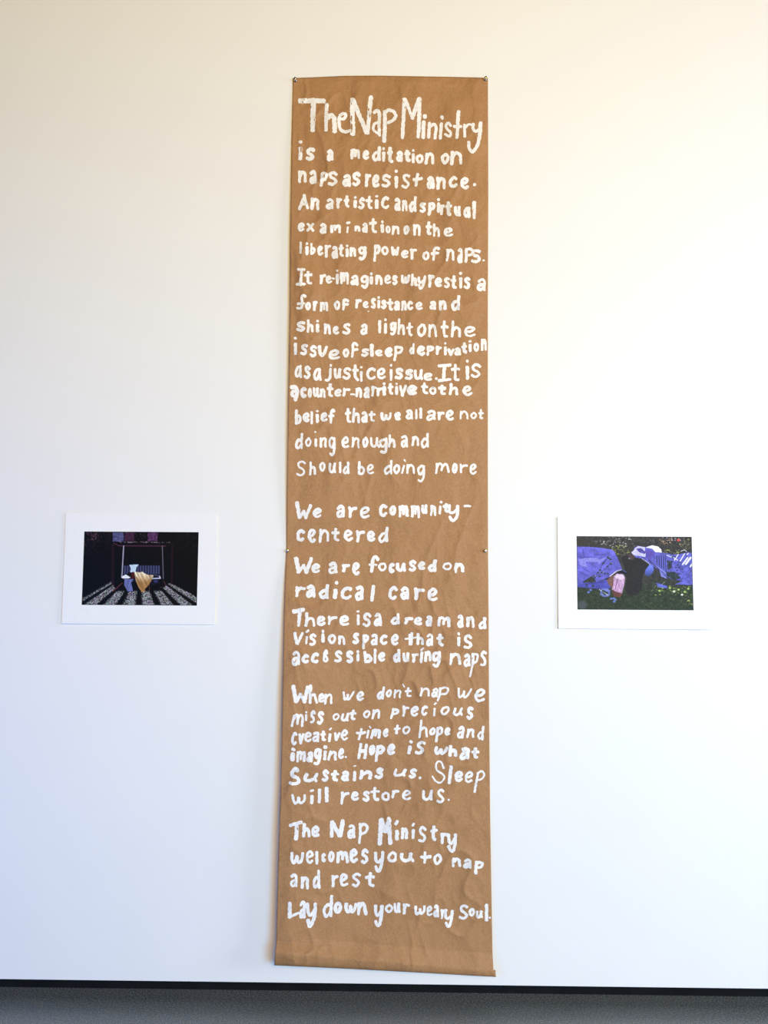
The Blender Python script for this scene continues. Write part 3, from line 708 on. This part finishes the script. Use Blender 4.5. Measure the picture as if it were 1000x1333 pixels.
def picture_swing(X, Y):
    """dark night picture: sleeper on a garden swing over rows of leaves, 149 x 95.4 units"""
    def A(px_, py_):
        y = (py_ - 86) / 11.765
        return px_ / 11.765 - 10.9 + y * 0.036, y

    def B(px_, py_):
        y = (py_ - 86) / 11.765
        return px_ / 11.765 + 69.1 + y * 0.031, y
    img = np.zeros(X.shape + (3,)) + np.array([5, 5, 6.0])
    n1 = vnoise(X * 0.55, Y * 0.45 + 40)
    n2 = vnoise(X * 1.3 + 9, Y * 1.3)
    m = np.clip(1 - Y / 34, 0, 1) * np.clip((n1 - 0.35) * 2, 0, 1)
    edge = np.clip(1 - X / 44, 0, 1) + np.clip((X - 112) / 40, 0, 1) * 0.5
    img += (m * edge * (0.4 + n2) * 1.1)[..., None] * np.array([62, 34, 50.0])
    img += (np.clip(1 - Y / 60, 0, 1) * np.exp(-((X - 74) / 55) ** 2) * n1)[..., None] * np.array([16, 8, 10.0])
    # lit windows and brick patches along the top
    tex = 0.6 + 0.8 * n2
    fill(img, X, Y, [A(568, 98), A(730, 98), A(730, 238), A(562, 238)], (78, 78, 120), tex)
    fill(img, X, Y, [A(745, 98), A(890, 98), A(890, 225), A(745, 225)], (62, 32, 56), tex)
    fill(img, X, Y, [B(158, 98), B(308, 98), B(308, 225), B(158, 225)], (84, 50, 88), 0.35 + 1.2 * n2)
    for i in range(16):
        x = 66 + i * 0
    r = np.random.RandomState(3)
    for i in range(60):
        x = r.uniform(43, 113)
        blob(img, X, Y, x, 13.6 + r.uniform(-0.7, 0.6), r.uniform(.5, 1.4), .5, (150, 125, 140), 0.55)
    for i in range(14):
        blob(img, X, Y, r.uniform(66, 80), r.uniform(2, 10), .7, .4, (90, 110, 105), 0.5)
    for i in range(26):
        blob(img, X, Y, r.uniform(9, 19), r.uniform(2, 12), .8, .8, (150, 110, 125), 0.35)
    line(img, X, Y, *A(575, 262), *A(660, 305), 1.1, (90, 40, 62), .9)
    line(img, X, Y, *A(650, 302), *B(430, 302), 1.4, (74, 38, 60), 1)
    line(img, X, Y, *A(565, 280), *A(560, 950), 3.6, (44, 20, 32), .6)
    line(img, X, Y, *B(535, 280), *B(520, 1000), 2.4, (38, 16, 24), .8)
    line(img, X, Y, *B(400, 840), *B(490, 1000), 1.6, (72, 40, 44), .9)
    line(img, X, Y, *B(340, 935), *B(430, 935), .9, (72, 50, 50), .8)
    # rows of pale leaves running toward the swing
    sx, sy = (X - 75), (Y - 45)
    q = sx / np.maximum(sy, 4)
    rows = np.cos(2 * np.pi * (q - 0.22) / 0.5)
    topb = np.interp(X, [0, 6, 37, 45, 100, 113, 141, 149], [86, 83, 64, 76, 75, 65, 78, 84])
    mask = np.clip((Y - topb) / 2.5, 0, 1) * np.clip((rows + 0.72 + 0.5 * (n2 - 0.5)) * 1.6, 0, 1)
    mask = np.where(np.abs(sx) < 30, mask * np.clip((Y - 74) / 4, 0, 1), mask)
    leaf = vnoise(X * 1.5 + 3, Y * 1.5 + 70) * 0.6 + vnoise(X * 2.6 + 30, Y * 2.6 + 7) * 0.4
    leaf = np.clip((leaf - 0.44) * 5.0, 0, 1)
    lc = np.array([188, 188, 194.0]) + (vnoise(X * .3, Y * .3 + 200)[..., None] - .5) * np.array([30, -10, 30.0])
    a = (mask * (0.16 + 0.84 * leaf))[..., None]
    img[:] = img * (1 - a) + lc * a * 0.98
    line(img, X, Y, *A(565, 1000), *A(705, 872), 1.2, (100, 48, 52), .9)
    # swing: poles, slatted back
    line(img, X, Y, *A(730, 305), *A(700, 785), 1.5, (158, 158, 182), 1)
    line(img, X, Y, *B(382, 300), *B(395, 800), 1.2, (96, 96, 108), 1)
    sl = 0.75 + 0.35 * np.cos(X * 2 * np.pi / 3.4)
    fill(img, X, Y, [A(725, 605), B(342, 600), B(345, 735), A(722, 745)], (66, 70, 112), sl)
    fill(img, X, Y, [A(722, 745), B(345, 735), B(330, 880), B(240, 900), A(740, 840)], (18, 16, 30))
    fill(img, X, Y, [A(813, 592), A(958, 588), A(918, 640), A(912, 700), A(828, 712), A(838, 640)], (196, 218, 240), 0.88 + .2 * n2)
    fill(img, X, Y, [A(760, 745), A(820, 700), A(860, 720), A(850, 800), A(800, 790)], (18, 8, 10))
    fill(img, X, Y, [A(848, 705), A(900, 700), A(895, 795), A(850, 800)], (72, 26, 20))
    fill(img, X, Y, [A(690, 780), A(760, 742), A(832, 785), A(800, 802), A(712, 800)], (228, 232, 242))
    fold = 0.8 + 0.4 * vnoise(X * 1.1 + Y * .25, Y * .12 + 9)
    fill(img, X, Y, [A(738, 808), A(880, 812), A(842, 870), A(868, 990), A(790, 1002), A(735, 900)], (102, 110, 168), fold)
    blanket = [A(890, 703), A(1000, 705), B(70, 694), B(120, 730), B(170, 747), B(245, 750), B(225, 810), B(190, 870), B(150, 925), B(112, 960), B(118, 1000), B(60, 1010), A(992, 990), A(950, 925), A(912, 830)]
    g = np.clip((Y - 54 - 2 * vnoise(X * .4, Y * .4)) / 11, 0, 1)[..., None]
    tone = np.array([236, 216, 184.0]) * (1 - g) + np.array([168, 124, 74.0]) * g
    ins = fill(img, X, Y, blanket, (0, 0, 0), np.broadcast_to(tone, X.shape + (3,)) * (0.72 + .5 * vnoise(X * 1.0 - Y * .45, (Y + X) * .12 + 60))[..., None])
    line(img, X, Y, *B(180, 880), *B(185, 980), .7, (110, 70, 40), .8)
    line(img, X, Y, *B(235, 800), *B(350, 795), 1.4, (190, 196, 228), 1)
    line(img, X, Y, *B(350, 795), *B(335, 762), 1.4, (205, 210, 238), 1)
    line(img, X, Y, *B(262, 750), *B(330, 762), .8, (90, 92, 130), 1)
    blob(img, X, Y, *B(280, 840), 2.6, 2, (58, 64, 128), .8)
    return img


def picture_grass(X, Y):
    """two people in blue lying head to head in the grass"""
    def A(px_, py_):
        y = (py_ - 62) / 12.195
        return (px_ - 62) / 12.195 - y * 0.012, y

    def B(px_, py_):
        y = (py_ - 68) / 12.195
        return px_ / 12.195 + 74.9 - y * 0.015, y
    n1 = vnoise(X * .5 + 5, Y * .5 + 90)
    n2 = vnoise(X * 1.4 + 44, Y * 1.4 + 3)
    n3 = vnoise(X * 2.4 + 2, Y * 2.0 + 60)
    img = np.zeros(X.shape + (3,)) + np.array([60, 57, 54.0])
    g = np.clip((Y - 50) / 25, 0, 1)[..., None]
    img = img * (1 - g) + np.array([50, 58, 42.0]) * g
    img *= (0.62 + 0.7 * (n1 * .5 + n2 * .5))[..., None]
    r = np.random.RandomState(8)
    # sunlit leaves
    for (x0, x1, y0, y1, cnt, cl) in ((34, 76, 1, 14, 60, (200, 202, 196)), (46, 68, 12, 24, 44, (178, 190, 92)), (18, 40, 5, 12, 12, (190, 190, 190)),
                                      (108, 126, 4, 10, 22, (224, 180, 140)), (112, 140, 1, 5, 22, (214, 190, 196)), (134, 148, 3, 16, 40, (160, 156, 104)),
                                      (112, 134, 17, 23, 26, (180, 186, 100)), (74, 112, 1, 9, 22, (110, 110, 112)),
                                      (98, 148, 64, 76, 80, (140, 168, 84)), (76, 112, 60, 80, 40, (110, 124, 92)), (84, 148, 78, 92, 60, (92, 108, 66)),
                                      (8, 70, 70, 93, 90, (70, 88, 56)), (140, 149, 76, 88, 16, (170, 180, 92)), (60, 149, 88, 94, 60, (50, 82, 40))):
        for i in range(cnt):
            f = r.uniform(.55, 1.12)
            blob(img, X, Y, r.uniform(x0, x1), r.uniform(y0, y1), r.uniform(.4, 1.25), r.uniform(.3, .8), np.clip(np.array(cl) * f, 0, 255), r.uniform(.45, .95))
    blob(img, X, Y, *B(705, 122), 1.9, 1.6, (228, 74, 70), 1)
    for gx, gy in ((855, 890), (800, 940), (700, 905), (565, 880), (630, 935), (755, 985), (400, 925), (450, 870)):
        blob(img, X, Y, *B(gx, gy), 1.7, 1.3, (168, 198, 104) if gx not in (630, 755) else (232, 236, 214), .95)
    # dark hair in the middle
    fill(img, X, Y, [A(760, 400), A(900, 350), A(1000, 390), B(180, 440), B(240, 520), B(160, 650), B(130, 740), B(120, 900), B(30, 1000), A(880, 1000), A(830, 900), A(860, 700), A(820, 560)], (44, 40, 40), .75 + .4 * n2)
    fold = 0.80 + 0.26 * vnoise(X * .13 - Y * .10 + 7, Y * .20 + X * .06 + 80) + 0.18 * vnoise(X * .45 - Y * .25 + 7, Y * .35 + X * .2 + 80)
    fold2 = 0.82 + 0.36 * vnoise(X * .35 + Y * .3, Y * .45 - X * .2 + 90)
    # left figure: skirted blue cloth
    fill(img, X, Y, [A(62, 800), A(380, 790), A(560, 745), A(600, 880), A(480, 900), A(330, 890), A(80, 868)], (78, 78, 172), fold)
    fill(img, X, Y, [A(62, 205), A(90, 230), A(250, 230), A(450, 245), A(610, 270), A(660, 300), A(710, 400), A(760, 520), A(785, 590), A(690, 620), A(600, 700), A(380, 790), A(300, 690), A(62, 860)], (98, 95, 192), fold)
    for pl in ([A(90, 430), A(250, 400), A(400, 410), A(420, 470), A(200, 470), A(240, 560), A(120, 540)], [A(380, 440), A(540, 400), A(420, 500)]):
        fill(img, X, Y, pl, (140, 136, 222), .85 + .25 * n2)
    for a_, b_, c_, d_, w_ in ((80, 380, 160, 405, .8), (160, 260, 180, 400, .9), (160, 405, 360, 390, .8), (340, 360, 520, 350, .8), (90, 620, 240, 690, .9), (150, 560, 240, 620, .9), (75, 520, 230, 560, .6), (430, 540, 540, 420, .9)):
        line(img, X, Y, *A(a_, b_), *A(c_, d_), w_, (62, 58, 150), .75)
    line(img, X, Y, *A(160, 830), *A(600, 770), .8, (50, 50, 130), .8)
    # dark hem, white trim, ear and hand in pinkish light
    fill(img, X, Y, [A(690, 640), A(780, 600), A(850, 620), A(860, 680), A(760, 640), A(680, 665)], (28, 26, 38))
    line(img, X, Y, *A(590, 695), *A(700, 612), 1.0, (225, 215, 232), 1)
    line(img, X, Y, *A(700, 612), *A(778, 590), .8, (205, 200, 228), 1)
    line(img, X, Y, *A(778, 590), *A(845, 628), 1.0, (84, 84, 150), 1)
    fill(img, X, Y, [A(540, 760), A(620, 690), A(670, 680), A(650, 860), A(620, 880), A(570, 830)], (122, 88, 80), .8 + .4 * n2)
    fill(img, X, Y, [A(655, 690), A(700, 655), A(800, 662), A(832, 710), A(815, 830), A(780, 965), A(730, 950), A(660, 935), A(622, 900), A(645, 840)], (196, 160, 198), .82 + .32 * vnoise(X * .7 + 8, Y * .3 + 60))
    fill(img, X, Y, [A(665, 700), A(720, 665), A(800, 672), A(822, 720), A(780, 750), A(700, 740)], (222, 200, 224))
    line(img, X, Y, *A(715, 730), *A(675, 900), 1.1, (122, 72, 128), .85)
    line(img, X, Y, *A(725, 830), *A(760, 900), .9, (136, 84, 140), .7)
    fill(img, X, Y, [A(620, 900), A(680, 935), A(780, 965), A(760, 1030), A(650, 1010)], (104, 62, 58), .8 + .4 * n2)
    # sleeve tangle with bracelet on the grass
    for k in range(12):
        t_ = k / 12 * 6.283
        blob(img, X, Y, *A(515 + 62 * math.cos(t_), 955 + 55 * math.sin(t_)), 1.5 + .5 * (k % 3), 1.3, (104 + 8 * (k % 3), 116 + 8 * (k % 3), 200), .9)
    blob(img, X, Y, *A(540, 915), 2.8, 2.0, (122, 132, 216), .9)
    blob(img, X, Y, *A(480, 930), 1.6, 1.4, (44, 58, 48), .9)
    blob(img, X, Y, *A(540, 970), 2.0, 1.0, (40, 50, 46), .9)
    line(img, X, Y, *A(420, 905), *A(555, 990), .8, (214, 220, 242), .9)
    line(img, X, Y, *A(465, 930), *A(560, 975), 1.0, (48, 62, 50), .9)
    for bx, by in ((610, 1050), (650, 1045), (675, 1065), (655, 1095), (250, 950), (285, 915)):
        blob(img, X, Y, *A(bx, by), 1.7, 1.3, (110, 128, 214), .9)
    blob(img, X, Y, *A(150, 1150), 6.5, 5.5, (92, 98, 116), .55)
    # leafy stems over the cloth
    for pts in (((330, 880), (345, 720), (400, 640), (470, 520), (560, 400)), ((345, 720), (430, 660), (600, 500)), ((240, 870), (170, 770)), ((330, 880), (290, 770))):
        for (a_, b_), (c_, d_) in zip(pts[:-1], pts[1:]):
            line(img, X, Y, *A(a_, b_), *A(c_, d_), .6, (40, 50, 50), .85)
    for lx, ly in ((345, 720), (330, 690), (405, 640), (425, 700), (460, 635), (560, 395), (600, 430), (610, 500), (550, 540), (490, 490), (560, 655), (220, 830), (180, 790), (300, 790), (320, 850), (510, 650), (575, 410), (345, 760), (435, 600)):
        blob(img, X, Y, *A(lx, ly), 1.5, 1.1, (44, 54, 44), .85)
    for lx, ly in ((350, 700), (470, 640), (570, 400), (610, 495)):
        blob(img, X, Y, *A(lx + 12, ly - 8), .7, .6, (150, 158, 120), .8)
    # right figure: head cloth, shoulders, sunlit folds
    fill(img, X, Y, [B(0, 250), B(60, 215), B(180, 235), B(290, 205), B(380, 225), B(430, 270), B(445, 320), B(600, 350), B(720, 345), B(860, 312), B(925, 330), B(925, 830), B(640, 825), B(760, 770), B(600, 740), B(500, 690), B(400, 600), B(240, 500), B(140, 420), A(1020, 400), A(985, 385)], (94, 94, 184), fold2)
    fill(img, X, Y, [A(930, 320), A(1000, 245), B(60, 218), B(180, 240), B(170, 300), B(210, 400), B(120, 380), B(30, 370), A(970, 360)], (208, 204, 238), .75 + .4 * n3)
    fill(img, X, Y, [B(30, 260), B(110, 250), B(190, 320), B(170, 345), B(80, 320)], (84, 74, 158), fold2)
    fill(img, X, Y, [B(180, 240), B(290, 207), B(380, 225), B(430, 270), B(442, 320), B(340, 315), B(290, 260)], (240, 240, 250))
    fill(img, X, Y, [B(190, 270), B(320, 300), B(330, 370), B(250, 440), B(180, 400)], (92, 78, 168), .7 + .6 * n3)
    fill(img, X, Y, [B(340, 370), B(490, 370), B(500, 600), B(400, 540), B(350, 460)], (98, 100, 190), .8 + .3 * np.cos(X * 2.2))
    line(img, X, Y, *B(495, 360), *B(505, 620), .9, (40, 40, 92), .9)
    line(img, X, Y, *B(300, 500), *B(520, 660), 1.0, (170, 170, 230), .8)
    line(img, X, Y, *B(230, 440), *B(400, 590), 1.1, (40, 34, 60), .9)
    fill(img, X, Y, [B(520, 440), B(600, 470), B(600, 560), B(530, 600)], (52, 56, 70), .8 + .5 * n2)
    fill(img, X, Y, [B(500, 630), B(640, 620), B(740, 720), B(640, 760), B(520, 690)], (46, 54, 56), .7 + .7 * n2)
    for a_, b_, c_, d_, w_ in ((640, 440, 700, 350, 1.3), (720, 470, 800, 340, 1.4), (770, 505, 850, 400, 2.0), (820, 500, 895, 400, 2.6), (890, 540, 925, 490, 2.0), (600, 380, 690, 440, 1.0), (740, 300, 800, 275, .7), (800, 275, 835, 300, .7), (840, 350, 860, 330, 1.2)):
        line(img, X, Y, *B(a_, b_), *B(c_, d_), w_, (236, 234, 248), .95)
    line(img, X, Y, *B(520, 360), *B(600, 395), 1.2, (215, 218, 245), .9)
    for a_, b_, c_, d_ in ((660, 760, 900, 700), (780, 690, 900, 560), (640, 470, 780, 560), (700, 560, 790, 660)):
        line(img, X, Y, *B(a_, b_), *B(c_, d_), .7, (62, 58, 150), .7)
    for lx, ly in ((610, 390), (650, 390), (600, 460), (690, 520), (660, 555), (720, 560), (760, 575), (680, 600), (700, 660), (560, 510), (720, 470)):
        blob(img, X, Y, *B(lx, ly), 1.2, .9, (32, 36, 58), .9)
    for k in range(5):
        blob(img, X, Y, *B(135 + k * 22, 425 + k * 15), .8, .6, (222, 214, 226), .9)
    line(img, X, Y, *B(235, 495), *B(262, 525), .7, (214, 206, 222), .9)
    fill(img, X, Y, [B(180, 600), B(240, 520), B(290, 525), B(315, 590), B(290, 650), B(220, 705), B(165, 660)], (92, 106, 196), np.clip(1.35 - (Y - 36) / 22, .45, 1.2))
    fill(img, X, Y, [B(400, 600), B(460, 650), B(530, 740), B(430, 700)], (124, 128, 206), fold2)
    fill(img, X, Y, [B(345, 800), B(440, 825), B(520, 850), B(530, 885), B(380, 870)], (96, 104, 196), .7 + .6 * n3)
    line(img, X, Y, *B(430, 835), *B(485, 785), .5, (170, 180, 180), .9)
    fill(img, X, Y, [A(880, 345), A(935, 335), A(990, 385), A(960, 440), A(890, 420)], (74, 58, 58))
    blob(img, X, Y, *A(900, 412), 1.5, .8, (140, 140, 156), .9)
    # thin dark border of the print
    return img


def print_photo(label, mat_c, img_c, painter, uw, uh, bow):
    """mat_c, img_c: (x0, x1, z0, z1) on the wall in metres"""
    x0, x1, z0, z1 = mat_c
    root = thing('mounted_photograph', label, 'photograph', ((x0 + x1) / 2, -0.003, z0))

    def off(x, z):
        u = (x - x0) / (x1 - x0)
        vv = (z - z0) / (z1 - z0)
        return 0.0045 + bow[0] * (1 - u) ** 2 + bow[1] * u ** 2 * (1 - vv) + bow[2] * (1 - vv) ** 2
    n, m = 24, 18
    vs, th = [], 0.0022
    for side in (0, 1):
        for j in range(m + 1):
            for i in range(n + 1):
                x, z = x0 + (x1 - x0) * i / n, z0 + (z1 - z0) * j / m
                vs.append((x, -off(x, z) + side * th, z))
    K = (n + 1) * (m + 1)
    fs = []
    for j in range(m):
        for i in range(n):
            a = j * (n + 1) + i
            fs.append((a, a + 1, a + n + 2, a + n + 1))
            fs.append((K + a + n + 1, K + a + n + 2, K + a + 1, K + a))
    ring = [i for i in range(n + 1)] + [(j) * (n + 1) + n for j in range(1, m + 1)] + [m * (n + 1) + i for i in range(n - 1, -1, -1)] + [j * (n + 1) for j in range(m - 1, 0, -1)]
    for a, b in zip(ring, ring[1:] + ring[:1]):
        fs.append((b, a, K + a, K + b))
    mesh_obj('white_board', vs, fs, mb.m, root, smooth=False)
    ix0, ix1, iz0, iz1 = img_c
    nx, ny = int(uw * 2.6), int(uh * 2.6)
    U, V = np.meshgrid(np.linspace(0, uw, nx), np.linspace(0, uh, ny))
    img = painter(U, V)
    bd = (np.minimum(np.minimum(U, uw - U), np.minimum(V, uh - V)) < 0.7)
    img[bd] = (10, 9, 12)
    XX = ix0 + (ix1 - ix0) * U / uw
    ZZ = iz1 - (iz1 - iz0) * V / uh
    YY = -off(XX, ZZ) - 0.0004
    idx = np.arange(nx * ny).reshape(ny, nx)
    fc = np.stack([idx[1:, :-1], idx[1:, 1:], idx[:-1, 1:], idx[:-1, :-1]], -1).reshape(-1, 4).tolist()
    o = mesh_obj('printed_picture', np.stack([XX, YY, ZZ], -1).reshape(-1, 3), fc, mi.m, root)
    ca = o.data.color_attributes.new('ink', 'FLOAT_COLOR', 'POINT')
    c = np.clip(img, 0, 255) / 255
    c = np.where(c <= .04045, c / 12.92, ((c + .055) / 1.055) ** 2.4)
    c = np.concatenate([np.clip(c, 0, .95).reshape(-1, 3), np.ones((nx * ny, 1))], 1)
    ca.data.foreach_set('color', c.ravel())
    return root


def wall_rect(a, b, c, d):
    return (a * D, b * D, H + c * D, H + d * D)


print_photo('white-bordered print of a dark night scene with a garden swing, left of the banner',
            wall_rect(-.4271, -.2291, -.0789, .0643), wall_rect(-.4021, -.2528, -.0547, .0404), picture_swing, 149.0, 95.4, (.004, .0, .004))
print_photo('white-bordered print of two people in blue lying in grass, right of the banner',
            wall_rect(.2135, .4121, -.0806, .0624), wall_rect(.2382, .3866, -.0562, .0381), picture_grass, 150.0, 95.2, (.0012, .004, .003))
